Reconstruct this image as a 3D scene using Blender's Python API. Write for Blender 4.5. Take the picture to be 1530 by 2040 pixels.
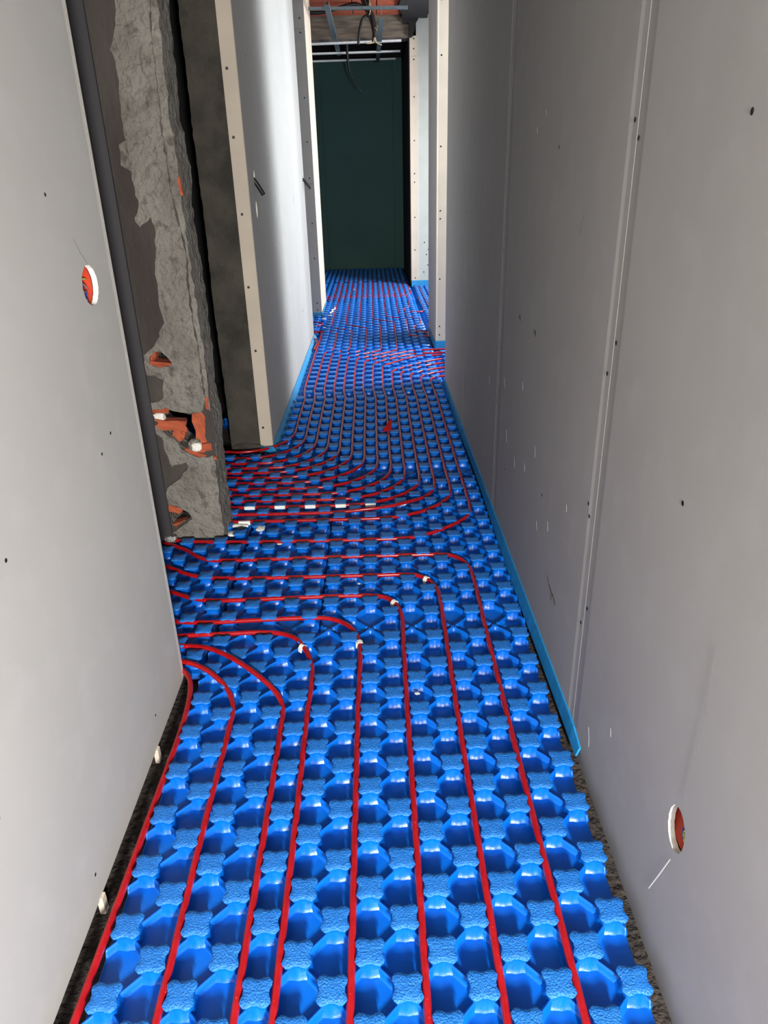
import bpy, bmesh, math, random
import numpy as np
from mathutils import Vector, Matrix
from mathutils.geometry import tessellate_polygon
from mathutils import noise as mnoise
random.seed(7)
for o in list(bpy.data.objects): bpy.data.objects.remove(o)
SC = bpy.context.scene
COL = SC.collection
# ------------------------------------------------------------------ camera
cam = bpy.data.cameras.new('camera'); camo = bpy.data.objects.new('camera', cam); COL.objects.link(camo)
camo.matrix_world = Matrix(((0.9995464, 0.0297851, -0.0044482, 0), (-0.0165723, 0.4206821, -0.9070567, 0),
                            (-0.0251456, 0.9067190, 0.4209849, 1.476), (0, 0, 0, 1)))
cam.sensor_fit = 'HORIZONTAL'; cam.sensor_width = 36.0
cam.lens = 1423.06 / 1530 * 36.0
cam.clip_start = 0.02; cam.clip_end = 200
SC.camera = camo
# ------------------------------------------------------------------ world, lights, exposure
w = bpy.data.worlds.new('sky'); SC.world = w; w.use_nodes = True
wb = w.node_tree.nodes['Background']; wb.inputs[0].default_value = (0.72, 0.84, 1.0, 1); wb.inputs[1].default_value = 0.9

def area(name, loc, target, sx, sy, power, col):
    l = bpy.data.lights.new(name, 'AREA'); l.shape = 'RECTANGLE'; l.size = sx; l.size_y = sy
    l.energy = power; l.color = col
    o = bpy.data.objects.new(name, l); COL.objects.link(o); o.location = loc
    o.rotation_euler = (Vector(target) - Vector(loc)).to_track_quat('-Z', 'Y').to_euler()
    return o
# daylight of the window in the end wall behind the photographer, then an added key lamp
area('daylight_rear_window', (-0.06, -2.45, 1.9), (0.0, 1.3, 0.6), 0.95, 1.7, 42, (1.0, 0.98, 0.96))
area('added_key_light', (0.44, -1.45, 1.22), (-0.20, 1.7, 0.2), 0.14, 0.42, 225, (1.0, 0.99, 0.97))  # added key lamp standing in the corridor, brightens left wall and stud faces
# daylight of the windows in the two rooms on the right
area('daylight_side_window', (2.6, 6.3, 2.3), (-0.3, 6.8, 0.3), 1.1, 1.5, 265, (0.88, 0.94, 1.0))
area('daylight_far_side_window', (2.6, 9.2, 2.0), (-0.3, 8.6, 0.2), 2.4, 1.7, 330, (0.92, 0.96, 1.0))
SC.view_settings.view_transform = 'Standard'; SC.view_settings.look = 'None'
SC.view_settings.gamma = 1.0; SC.view_settings.use_curve_mapping = False
SC.view_settings.exposure = 0.0
SC.cycles.max_bounces = 8; SC.cycles.diffuse_bounces = 4; SC.cycles.glossy_bounces = 3

# ------------------------------------------------------------------ materials
def srgb(r, g, b):
    f = lambda c: (c / 255 / 12.92) if c / 255 <= 0.04045 else ((c / 255 + 0.055) / 1.055) ** 2.4
    return (f(r), f(g), f(b), 1)

def mat(name, c1, c2=None, rough=0.6, scale=8.0, bump=0.0, bscale=60.0, metal=0.0, detail=4.0, spec=0.5,
        ramp=(0.35, 0.65), bdist=0.002, c3=None, scale3=3.0, ramp3=(0.55, 0.62), stretch=(1, 1, 1)):
    m = bpy.data.materials.new(name); m.use_nodes = True
    nt = m.node_tree; N = nt.nodes; L = nt.links; b = N['Principled BSDF']
    b.inputs['Base Color'].default_value = c1; b.inputs['Roughness'].default_value = rough
    b.inputs['Metallic'].default_value = metal
    b.inputs['Specular IOR Level'].default_value = spec
    geo = N.new('ShaderNodeNewGeometry'); mp = N.new('ShaderNodeMapping'); mp.inputs['Scale'].default_value = stretch
    L.new(geo.outputs['Position'], mp.inputs['Vector']); vec = mp.outputs['Vector']
    colout = None
    if c2:
        n = N.new('ShaderNodeTexNoise'); n.inputs['Scale'].default_value = scale; n.inputs['Detail'].default_value = detail
        L.new(vec, n.inputs['Vector'])
        r = N.new('ShaderNodeValToRGB'); r.color_ramp.elements[0].position = ramp[0]; r.color_ramp.elements[1].position = ramp[1]
        r.color_ramp.elements[0].color = c1; r.color_ramp.elements[1].color = c2
        L.new(n.outputs['Fac'], r.inputs['Fac']); colout = r.outputs['Color']
    if c3:
        n3 = N.new('ShaderNodeTexNoise'); n3.inputs['Scale'].default_value = scale3; n3.inputs['Detail'].default_value = 6
        L.new(vec, n3.inputs['Vector'])
        r3 = N.new('ShaderNodeMapRange'); r3.inputs['From Min'].default_value = ramp3[0]; r3.inputs['From Max'].default_value = ramp3[1]
        L.new(n3.outputs['Fac'], r3.inputs['Value'])
        mx = N.new('ShaderNodeMix'); mx.data_type = 'RGBA'
        L.new(r3.outputs['Result'], mx.inputs['Factor'])
        if colout: L.new(colout, mx.inputs['A'])
        else: mx.inputs['A'].default_value = c1
        mx.inputs['B'].default_value = c3; colout = mx.outputs['Result']
    if colout: L.new(colout, b.inputs['Base Color'])
    if bump:
        n2 = N.new('ShaderNodeTexNoise'); n2.inputs['Scale'].default_value = bscale; n2.inputs['Detail'].default_value = 5
        L.new(vec, n2.inputs['Vector'])
        bp = N.new('ShaderNodeBump'); bp.inputs['Strength'].default_value = bump; bp.inputs['Distance'].default_value = bdist
        L.new(n2.outputs['Fac'], bp.inputs['Height']); L.new(bp.outputs['Normal'], b.inputs['Normal'])
    return m

M = {}
M['blue'] = mat('blue_plastic', srgb(0, 96, 192), srgb(0, 88, 184), rough=0.34, scale=14, bump=0.25, bscale=260, bdist=0.0015)
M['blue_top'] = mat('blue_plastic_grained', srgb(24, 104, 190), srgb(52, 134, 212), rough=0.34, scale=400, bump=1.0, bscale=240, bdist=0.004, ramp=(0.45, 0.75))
M['pipe'] = mat('red_pipe_plastic', srgb(166, 20, 26), srgb(148, 14, 20), rough=0.24, scale=40, bump=0.12, bscale=200,
                c3=srgb(216, 60, 62), scale3=120, ramp3=(0.66, 0.72))
M['board'] = mat('plasterboard_paper', srgb(170, 167, 162), srgb(166, 163, 158), rough=0.8, scale=2.2, bump=0.12, bscale=500, bdist=0.0006,
                 c3=srgb(173, 170, 166), scale3=9, ramp3=(0.5, 0.75))
M['board_warm'] = mat('plasterboard_cream_face', srgb(196, 182, 164), srgb(187, 174, 157), rough=0.8, scale=5, bump=0.1, bscale=300, bdist=0.0006)
M['board_pale'] = mat('plasterboard_pale_face', srgb(172, 174, 168), srgb(165, 167, 160), rough=0.8, scale=6, bump=0.1, bscale=200,
                      c3=srgb(160, 160, 150), scale3=30, ramp3=(0.7, 0.74))
M['gypsum'] = mat('gypsum_core', srgb(232, 228, 218), srgb(222, 216, 204), rough=0.9, scale=90, bump=0.5, bscale=160)
M['green'] = mat('green_plasterboard', srgb(60, 102, 94), srgb(54, 94, 88), rough=0.7, scale=1.3)
M['foam'] = mat('blue_edge_foam', srgb(24, 124, 182), srgb(34, 138, 194), rough=0.55, scale=30, bump=0.35, bscale=80)
M['screed'] = mat('dark_screed', srgb(44, 37, 33), srgb(64, 55, 48), rough=0.95, scale=18, bump=1.0, bscale=55, bdist=0.02, detail=8)
M['mortar'] = mat('dark_mortar_coat', srgb(55, 48, 44), srgb(71, 65, 60), rough=0.95, scale=5, bump=0.8, bscale=45, bdist=0.01, detail=8, stretch=(1, 1, .4))
M['plaster'] = mat('rough_plaster', srgb(108, 103, 95), srgb(130, 125, 116), rough=0.95, scale=7, bump=1.0, bscale=40, bdist=0.03, detail=8,
                   c3=srgb(88, 81, 73), scale3=16, ramp3=(0.56, 0.68))
M['concrete'] = mat('grey_concrete', srgb(56, 52, 46), srgb(73, 68, 59), rough=0.95, scale=9, bump=0.9, bscale=60, bdist=0.008, detail=8,
                    c3=srgb(48, 45, 40), scale3=5, ramp3=(0.52, 0.66))
M['beam'] = mat('board_marked_concrete', srgb(132, 120, 104), srgb(96, 88, 78), rough=0.95, scale=4, bump=0.8, bscale=30, bdist=0.01, stretch=(1, 1, 9))
M['brick'] = mat('hollow_clay_brick', srgb(172, 84, 52), srgb(152, 70, 44), rough=0.9, scale=25, bump=0.6, bscale=90, bdist=0.004, stretch=(.4, 1, 1))
M['dark_steel'] = mat('dark_steel_stud', srgb(52, 49, 51), srgb(46, 43, 46), rough=0.55, scale=3)
M['galv'] = mat('galvanised_steel', srgb(112, 126, 132), srgb(96, 110, 116), rough=0.45, scale=30, metal=0.6)
M['galv_lit'] = mat('galvanised_steel_lit_tone', srgb(206, 208, 206), srgb(190, 192, 190), rough=0.5, scale=30, metal=0.1)  # lighter copy of the steel: light on the cross channels put into colour
M['black'] = mat('black_plastic', srgb(16, 16, 18), rough=0.45)
M['hole'] = mat('dark_cavity', srgb(10, 9, 9), rough=1.0)
M['white'] = mat('white_plastic', srgb(232, 228, 216), rough=0.5)
M['eps'] = mat('white_foam', srgb(236, 236, 232), srgb(214, 214, 210), rough=0.9, scale=200, bump=0.4, bscale=200)
M['tie'] = mat('cream_tape', srgb(206, 190, 150), srgb(170, 150, 110), rough=0.8, scale=60)
M['boxorange'] = mat('orange_box_plastic', srgb(176, 52, 24), rough=0.5)
M['wblue'] = mat('blue_wire', srgb(22, 66, 150), rough=0.4)
M['wyel'] = mat('yellow_green_wire', srgb(196, 206, 60), srgb(60, 150, 50), rough=0.4, scale=120, ramp=(0.48, 0.52))
M['wgrey'] = mat('grey_wire', srgb(120, 110, 130), rough=0.4)
M['foil'] = mat('crumpled_foil', srgb(190, 190, 188), rough=0.3, metal=0.7, bump=1.0, bscale=70, bdist=0.02)
M['wall_dark'] = mat('unlit_dark_tone', srgb(30, 28, 27), srgb(24, 22, 22), rough=0.95, scale=3)  # near-black base puts the darkness of unlit places into the colour
M['slab'] = mat('ceiling_render', srgb(120, 112, 102), srgb(96, 90, 84), rough=0.95, scale=3)
M['mark'] = mat('dirt_mark', srgb(98, 88, 72), rough=0.95)
M['pencil'] = mat('pencil_line', srgb(104, 102, 102), rough=0.9)
M['scratch'] = mat('white_scratch', srgb(222, 220, 216), rough=0.9)

# ------------------------------------------------------------------ object helpers
def link(name, me, m=None, parent=None, label=None, cat=None, group=None, kind=None, loc=None):
    o = bpy.data.objects.new(name, me); COL.objects.link(o)
    if me is not None and m is not None:
        for mm in (m if isinstance(m, (list, tuple)) else [m]): me.materials.append(mm)
    if parent: o.parent = parent
    if loc: o.location = loc
    tag(o, label, cat, group, kind); return o

def tag(o, label=None, cat=None, group=None, kind=None):
    if label: o['label'] = label
    if cat: o['category'] = cat
    if group: o['group'] = group
    if kind: o['kind'] = kind
    return o

def empty(name, loc=(0, 0, 0), **k):
    o = bpy.data.objects.new(name, None); o.empty_display_size = 0.05; COL.objects.link(o); o.location = loc
    return tag(o, **k)

def mesh(name, V, F, smooth=False):
    me = bpy.data.meshes.new(name); me.from_pydata([tuple(v) for v in V], [], F); me.update()
    if smooth:
        me.polygons.foreach_set('use_smooth', [True] * len(me.polygons))
    return me

def box_vf(x0, x1, y0, y1, z0, z1):
    V = [(x, y, z) for z in (z0, z1) for x, y in ((x0, y0), (x1, y0), (x1, y1), (x0, y1))]
    F = [(3, 2, 1, 0), (4, 5, 6, 7), (0, 1, 5, 4), (1, 2, 6, 5), (2, 3, 7, 6), (3, 0, 4, 7)]
    return V, F

def box(name, b, m, bevel=0.0, **k):
    V, F = box_vf(*b); me = mesh(name, V, F)
    if bevel:
        bm = bmesh.new(); bm.from_mesh(me)
        bmesh.ops.bevel(bm, geom=bm.edges[:], offset=bevel, segments=1, affect='EDGES'); bm.to_mesh(me); bm.free()
    return link(name, me, m, **k)

def smooth_path(P, n=6):
    P = [Vector(p) for p in P]; out = []
    for i in range(len(P) - 1):
        p0 = P[max(i - 1, 0)]; p1 = P[i]; p2 = P[i + 1]; p3 = P[min(i + 2, len(P) - 1)]
        t1 = (p2 - p0); t2 = (p3 - p1); L = (p2 - p1).length
        if t1.length > 1e-9: t1 = t1.normalized() * L
        if t2.length > 1e-9: t2 = t2.normalized() * L
        for s in range(n):
            u = s / n; a = 2 * u**3 - 3 * u**2 + 1; b = u**3 - 2 * u**2 + u; c = -2 * u**3 + 3 * u**2; d = u**3 - u**2
            out.append(p1 * a + t1 * b + p2 * c + t2 * d)
    out.append(P[-1]); return out

def tube_vf(P, r, n=10, cap=True, flat=1.0):
    V = []; F = []; up = Vector((0, 0, 1)); prev = None
    for i, p in enumerate(P):
        t = (P[min(i + 1, len(P) - 1)] - P[max(i - 1, 0)]).normalized()
        if prev is None:
            a = t.cross(up if abs(t.z) < 0.9 else Vector((1, 0, 0))).normalized()
        else:
            a = (prev - t * prev.dot(t)).normalized()
        prev = a; b = t.cross(a)
        rr = r(i / (len(P) - 1)) if callable(r) else r
        for k in range(n):
            g = 2 * math.pi * k / n
            V.append(p + a * (math.cos(g) * rr) + b * (math.sin(g) * rr * flat))
    for i in range(len(P) - 1):
        for k in range(n):
            F.append((i * n + k, i * n + (k + 1) % n, (i + 1) * n + (k + 1) % n, (i + 1) * n + k))
    if cap:
        F.append(tuple(range(n))[::-1]); F.append(tuple((len(P) - 1) * n + k for k in range(n)))
    return V, F

def tube(name, pts, r, m, n=10, sm=6, **k):
    P = smooth_path(pts, sm) if sm else [Vector(p) for p in pts]
    V, F = tube_vf(P, r, n); me = mesh(name, V, F, True)
    return link(name, me, m, **k)

def prism(name, outer, holes, O, U, Vv, N, t, m, smooth=False, **k):
    """flat outline with holes, front at O, thickness t along N"""
    O = Vector(O); U = Vector(U); Vv = Vector(Vv); N = Vector(N)
    loops = [outer] + list(holes)
    pts = [p for l in loops for p in l]
    tris = tessellate_polygon([[Vector((p[0], p[1], 0)) for p in l] for l in loops])
    n = len(pts)
    V = [O + U * p[0] + Vv * p[1] for p in pts] + [O + U * p[0] + Vv * p[1] + N * t for p in pts]
    F = [tuple(a) for a in tris] + [tuple(i + n for i in a[::-1]) for a in tris]
    s = 0
    for l in loops:
        for i in range(len(l)):
            a = s + i; b = s + (i + 1) % len(l); F.append((a, b, b + n, a + n))
        s += len(l)
    me = mesh(name, V, F)
    bm = bmesh.new(); bm.from_mesh(me); bmesh.ops.recalc_face_normals(bm, faces=bm.faces[:]); bm.to_mesh(me); bm.free()
    return link(name, me, m, **k)

def ragged(loop, step=0.012, amp=0.004, seed=0, closed=True):
    out = []; n = len(loop)
    for i in range(n if closed else n - 1):
        a = Vector((*loop[i], 0)); b = Vector((*loop[(i + 1) % n], 0)); L = (b - a).length; c = max(1, int(L / step))
        for s in range(c):
            p = a.lerp(b, s / c); d = mnoise.noise_vector(Vector((p.x * 35 + seed, p.y * 35, seed * 3.1)))
            d2 = mnoise.noise_vector(Vector((p.x * 110 + seed, p.y * 110, seed * 1.7)))
            q = p + Vector((d.x, d.y, 0)) * amp * 2 + Vector((d2.x, d2.y, 0)) * amp
            out.append((q.x, q.y))
    return out

def circle(cx, cz, rx, rz, n=32, jag=0.0, seed=0):
    return [(cx + math.cos(2 * math.pi * i / n) * (rx + jag * mnoise.noise(Vector((i * 1.3, seed, 0)))),
             cz + math.sin(2 * math.pi * i / n) * (rz + jag * mnoise.noise(Vector((i * 1.1, seed, 5))))) for i in range(n)]

# ------------------------------------------------------------------ setting: ground, ceiling, walls
CZ = 3.43
def structure(name, **k): return empty(name, kind='structure', **k)

V = []; F = []; nx, ny = 96, 200
for j in range(ny + 1):
    for i in range(nx + 1):
        x = -2.6 + 6.0 * i / nx; y = -2.6 + 16.6 * (j / ny) ** 1.25
        V.append((x, y, -0.050 + 0.010 * mnoise.noise(Vector((x * 9, y * 9, 0))) + 0.006 * mnoise.noise(Vector((x * 31, y * 31, 2)))))
for j in range(ny):
    for i in range(nx):
        a = j * (nx + 1) + i; F.append((a, a + 1, a + nx + 2, a + nx + 1))
link('floor', mesh('floor', V, F, True), M['screed'], kind='structure')

# board walls ---------------------------------------------------------------
TB = 0.0125
def sheet(name, parent, plane, a0, a1, z0, z1, m, holes=(), taper=(True, True), t=TB, label=None):
    """plasterboard sheet; plane = ('x', value, sign): visible face at value, body extends sign*t. edges taper 1.6 mm"""
    ax, val, sg = plane; tw = 0.05; td = 0.0018
    b0 = a0 + (tw if taper[0] else 0); b1 = a1 - (tw if taper[1] else 0)
    outer = [(b0, z0), (b1, z0), (b1, z1), (b0, z1)]
    P = (lambda a, z, d: (val + sg * d, a, z)) if ax == 'x' else (lambda a, z, d: (a, val + sg * d, z))
    loops = [outer] + list(holes); pts = [p for l in loops for p in l]; n = len(pts)
    tris = tessellate_polygon([[Vector((p[0], p[1], 0)) for p in l] for l in loops])
    V = [P(p[0], p[1], 0) for p in pts] + [P(p[0], p[1], t) for p in pts]
    F = [tuple(x) for x in tris] + [tuple(i + n for i in x) for x in tris]
    fm = [0] * len(F)
    s = 0
    for li, l in enumerate(loops):
        for i in range(len(l)):
            if li == 0 and ((i == 1 and taper[1]) or (i == 3 and taper[0])): continue
            a = s + i; b = s + (i + 1) % len(l); F.append((a, b, b + n, a + n)); fm.append(1)
        s += len(l)
    for k, (tp, e, bb) in enumerate(((taper[0], a0, b0), (taper[1], a1, b1))):
        if not tp: continue
        q = len(V); lip = e + (0.03 if k == 0 else -0.03)
        V += [P(bb, z0, 0), P(bb, z1, 0), P(lip, z0, td * .85), P(lip, z1, td * .85), P(e, z0, td), P(e, z1, td),
              P(e, z0, t), P(e, z1, t), P(bb, z0, t), P(bb, z1, t)]
        F += [(q, q + 1, q + 3, q + 2), (q + 2, q + 3, q + 5, q + 4), (q + 4, q + 5, q + 7, q + 6), (q + 6, q + 7, q + 9, q + 8),
              (q, q + 2, q + 4, q + 6, q + 8), (q + 1, q + 3, q + 5, q + 7, q + 9)]
        fm += [0, 0, 1, 0, 1, 1]
    me = mesh(name, V, F)
    bm = bmesh.new(); bm.from_mesh(me); bmesh.ops.remove_doubles(bm, verts=bm.verts[:], dist=1e-5)
    bmesh.ops.recalc_face_normals(bm, faces=bm.faces[:]); bm.to_mesh(me); bm.free()
    me.materials.append(m); me.materials.append(M['gypsum'])
    # cut edges and hole rims show the white core
    nx_ = 0 if ax == 'x' else 1
    for p in me.polygons: p.material_index = 1 if abs(p.normal[nx_]) < 0.5 else 0
    return link(name, me, None, parent=parent, label=label)

def screw(parent, plane, a, z, r=0.0042, dark=True):
    """countersunk screw sunk into the board: a dark dimple disc with a raised paper rim"""
    ax, val, sg = plane; n = 10; V = []; F = []
    P = (lambda u, v, d: (val + sg * d, a + u, z + v)) if ax == 'x' else (lambda u, v, d: (a + u, val + sg * d, z + v))
    for rr, d in ((r * 1.25, -0.0001), (r, -0.0006), (r * .45, -0.0003)):
        for k in range(n):
            g = 2 * math.pi * k / n; V.append(P(rr * math.cos(g), rr * math.sin(g), d))
    V.append(P(0, 0, -0.0003))
    for q in range(2):
        for k in range(n): F.append((q * n + k, q * n + (k + 1) % n, (q + 1) * n + (k + 1) % n, (q + 1) * n + k))
    for k in range(n): F.append((2 * n + k, 2 * n + (k + 1) % n, 3 * n))
    me = mesh('screw', V, F)
    return link('screw', me, M['black'], parent=parent)

def joint(parent, x, y, z0, z1, sg):
    return box('joint_line', (min(x, x + sg * .006), max(x, x + sg * .006), y - .0018, y + .0018, z0, z1), M['gypsum'], parent=parent,
               label='thin cream gypsum line between two boards')

XR = 0.545; XL = -0.67; XL2 = -0.648
# right wall near
wr = structure('wall_right')
pr_ = ('x', XR, 1)
hr = circle(0.972, 0.340, 0.036, 0.050, 36, 0.003, 3)
sheet('plasterboard_sheet', wr, pr_, -2.6, -0.6, -.052, CZ, M['board'])
sheet('plasterboard_sheet', wr, pr_, -0.6, 1.640, -.052, CZ, M['board'], holes=[hr])
sheet('plasterboard_sheet', wr, pr_, 1.643, 3.134, -.004, CZ, M['board'])
sheet('plasterboard_sheet', wr, pr_, 3.137, 4.40, -.004, CZ, M['board'])
sheet('plasterboard_sheet', wr, pr_, 4.403, 5.64, -.004, CZ, M['board'], taper=(True, False))
joint(wr, XR + .0016, 1.6415, 0.0, CZ, 1); joint(wr, XR + .0016, 3.1355, 0.0, CZ, 1)
for y, z in ((1.153, 1.552), (1.659, 1.576), (1.625, 1.541), (1.624, 1.128), (1.663, 1.048), (2.745, 0.995), (2.471, 0.991),
             (1.167, 0.934), (1.682, 0.665), (1.70, 0.694), (1.62, .42), (1.66, .35), (3.11, 1.5), (3.16, 1.2), (3.11, .8), (3.16, .55), (2.3, 1.55),
             (2.2, .5), (2.9, .32), (4.42, 1.3), (4.38, .8), (5.0, 1.35)):
    screw(wr, pr_, y, z, 0.0045)
box('stud_frame', (XR + .075, XR + .095, -2.5, 5.60, -.05, CZ), M['wall_dark'], parent=wr)
box('end_board', (XR + .0005, XR + .10, 5.6405, 5.652, 0.0, CZ), M['board'], parent=wr)
# scuffs and pencil lines lying on the board
def mark(parent, x, pts, wdt, m, nm='scuff', ns=-1):
    P = [Vector((x + ns * 0.0007, y, z)) for y, z in pts]; V = []; F = []
    for i, p in enumerate(P):
        t = (P[min(i + 1, len(P) - 1)] - P[max(i - 1, 0)]).normalized(); s = t.cross(Vector((1, 0, 0)))
        ww = wdt * (0.35 + 0.65 * math.sin(math.pi * (i + .5) / len(P)))
        V += [p - s * ww, p + s * ww, p + s * ww * .5 + Vector((ns * .0004, 0, 0)), p - s * ww * .5 + Vector((ns * .0004, 0, 0))]
    for i in range(len(P) - 1):
        q = i * 4
        F += [(q, q + 3, q + 7, q + 4), (q + 3, q + 2, q + 6, q + 7), (q + 2, q + 1, q + 5, q + 6)]
    return link(nm, mesh(nm, V, F), m, parent=parent)
mark(wr, XR, [(2.049, .275), (2.035, .268), (2.022, .264)], .0035, M['mark'])
mark(wr, XR, [(2.02, .262), (1.99, .252), (1.965, .246)], .006, M['mark'])
mark(wr, XR, [(1.965, .256), (1.94, .246), (1.925, .238)], .0055, M['mark'])
mark(wr, XR, [(1.99, .235), (1.975, .225)], .004, M['mark'])
mark(wr, XR, [(2.745, 1.004), (2.73, .997), (2.72, .985)], .006, M['mark'])
mark(wr, XR, [(2.465, .998), (2.454, .990), (2.448, .98)], .007, M['mark'])
mark(wr, XR, [(1.971, 1.385), (1.985, 1.37), (2.0, 1.33)], .0015, M['pencil'], 'pencil_line')
mark(wr, XR, [(.959, .769), (.958, .65), (.962, .50), (.963, .42)], .0008, M['pencil'], 'pencil_line')
mark(wr, XR, [(.97, .262), (1.0, .18), (1.03, .10)], .002, M['scratch'])
for y, z, l in ((2.62, .78, .03), (2.35, .62, .035), (2.5, .5, .028), (2.1, .45, .03), (1.9, .6, .02), (2.25, .38, .03), (1.5, .12, .05), (1.35, .25, .02),
                (2.62, 1.62, .02), (2.5, 1.66, .015), (3.0, .7, .04), (2.9, .5, .05), (3.4, .6, .03), (2.7, .45, .04)):
    mark(wr, XR, [(y, z), (y - l * .3, z - l * .5), (y - l * .4, z - l)], .0016, M['scratch'])

# left wall near
wl = structure('wall_left')
pl_ = ('x', XL, -1)
hl = circle(1.768, 1.268, 0.048, 0.046, 36, 0.004, 9)
sheet('plasterboard_sheet', wl, pl_, -2.6, 0.20, -.012, CZ, M['board'])
# outline with the raised, chipped lower edge
sheet('plasterboard_sheet', wl, pl_, 0.203, 1.915, -.003, CZ, M['board'], holes=[hl], taper=(True, False))
Vv = [(XL, 1.9152, -.003), (XL - .0045, 1.952, -.003), (XL - TB, 1.952, -.003), (XL - TB, 1.9152, -.003)]
Vv += [(x, y, CZ) for x, y, z in Vv]
me = mesh('bevelled_edge', Vv, [(0, 1, 5, 4), (1, 2, 6, 5), (0, 3, 2, 1), (4, 5, 6, 7), (2, 3, 7, 6)])
link('bevelled_edge', me, M['gypsum'], parent=wl, label='chipped white gypsum edge of the sheet')
for y, z in ((1.617, 1.467), (1.637, .893), (1.715, .92), (1.129, .879), (1.132, .068), (1.641, .087), (1.05, 1.3), (.9, .5)):
    screw(wl, pl_, y, z, 0.0035)
mark(wl, XL, [(1.717, 1.375), (1.74, 1.345), (1.772, 1.317)], .0008, M['pencil'], 'pencil_line', 1)
box('stud_frame', (XL - .095, XL - .075, -2.5, 1.93, -.05, CZ), M['wall_dark'], parent=wl)
for y in (1.13, 1.60):
    box('stud_foot', (XL - .008, XL + .006, y - .010, y + .012, -.06, .000), M['board_warm'], bevel=.002, parent=wl, label='metal stud foot showing under the board')

# socket holes ----------------------------------------------------------------
def socket_box(x, y, z, sg, label, wires):
    e = empty('socket_box', (x, y, z), label=label, cat='electrical box')
    n = 28; V = []; F = []
    prof = [(0.047, 0.0), (0.044, 0.0), (0.0425, 0.030), (0.0, 0.030)]
    prof = [(0.049, 0.0005), (0.045, 0.0005), (0.044, 0.042), (0.0005, 0.043), (0.0005, 0.045), (0.048, 0.045)]
    for r, d in prof:
        for k in range(n):
            g = 2 * math.pi * k / n; V.append((sg * d, r * math.cos(g), r * math.sin(g)))
    m_ = len(prof)
    for q in range(m_):
        for k in range(n):
            F.append((q * n + k, q * n + (k + 1) % n, ((q + 1) % m_) * n + (k + 1) % n, ((q + 1) % m_) * n + k))
    link('box_shell', mesh('box_shell', V, F, True), M['boxorange'], parent=e)
    for mm, pts in wires: tube('wire', [(sg * a, b, c) for a, b, c in pts], (.0022 if sg < 0 else .0018), mm, n=6, parent=e)
    return e
socket_box(XL - TB - .001, 1.768, 1.268, -1, 'orange round socket box with loose wires in the left board wall',
           [(M['wyel'], [(.004, -.012, .015), (.006, .012, .014), (.009, .036, .011)]), (M['wgrey'], [(.004, -.012, .006), (.006, .012, .000), (.009, .038, -.012)]),
            (M['wblue'], [(.005, -.004, -.014), (.005, .012, -.016), (.006, .018, -.025), (.005, .008, -.034), (.006, -.006, -.03)])])
socket_box(XR + TB + .001, 0.972, 0.340, 1, 'red and beige round socket box with wires low in the right board wall',
           [(M['wyel'], [(.004, -.02, -.004), (.005, .000, -.008), (.006, .006, -.018), (.005, -.004, -.028), (.004, -.02, -.03)]),
            (M['wblue'], [(.005, -.02, .002), (.007, .006, -.003), (.008, .014, -.018), (.007, .004, -.031), (.005, -.02, -.035)]),
            (M['wyel'], [(.006, -.012, .016), (.008, .006, .016)]), (M['wblue'], [(.006, -.014, .023), (.009, .010, .021)])])

# left wall, second stretch -----------------------------------------------------
w2 = structure('wall_left')
p2 = ('x', XL2, -1)
def slot(y, z, ry, rz): return circle(y, z, ry, rz, 14)
sheet('plasterboard_sheet', w2, p2, 4.165, 5.36, .022, CZ, M['board'], taper=(False, True),
      holes=[slot(4.40, 1.505, .022, .040), slot(4.38, 1.345, .026, .045)])
sheet('plasterboard_sheet', w2, p2, 5.362, 6.56, .022, CZ, M['board'], holes=[slot(6.48, 1.345, .012, .03)])
sheet('plasterboard_sheet', w2, p2, 6.562, 7.62, .022, CZ, M['board'], taper=(True, False), holes=[slot(7.55, 1.48, .02, .07)])
box('stud_frame', (XL2 - .12, XL2 - .09, 4.20, 7.60, 0, CZ), M['wall_dark'], parent=w2)
box('end_board', (XL2 - .075, XL2 - .0005, 4.153, 4.1645, .012, CZ), M['board_warm'], parent=w2, label='narrow cream board closing the wall end')
for z in (2.0, 1.696, 1.33, .954, .6, .136):
    screw(w2, ('y', 4.153, 1), -.697 + random.uniform(-.004, .004), z, .006)
for y, z in ((4.5, 2.1), (4.9, .75), (5.3, 1.1), (5.6, .5), (6.6, .43), (6.75, .45), (5.1, 1.62), (4.8, .4)):
    screw(w2, p2, y, z, .006)
# left wall, third stretch
w3 = structure('wall_left')
sheet('plasterboard_sheet', w3, ('x', -.640, -1), 8.89, 9.78, .045, CZ, M['board_warm'], taper=(False, False), holes=[slot(9.25, 1.46, .02, .06)])
sheet('plasterboard_sheet', w3, ('y', 8.875, 1), -.80, -.6405, .045, 1.457, M['board'], taper=(False, False))
sheet('plasterboard_sheet', w3, ('y', 8.875, 1), -.80, -.6405, 1.460, 2.925, M['board'], taper=(False, False))
sheet('plasterboard_sheet', w3, ('y', 8.875, 1), -.80, -.6405, 2.928, CZ, M['board'], taper=(False, False))
box('stud_frame', (-.72, -.655, 8.89, 9.77, 0, CZ), M['wall_dark'], parent=w3)
for z in (3.022, 2.896, 2.304, 1.88, 1.519, 1.047, .664, .154, .075):
    screw(w3, ('y', 8.875, 1), -.69, z, .007)
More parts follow.
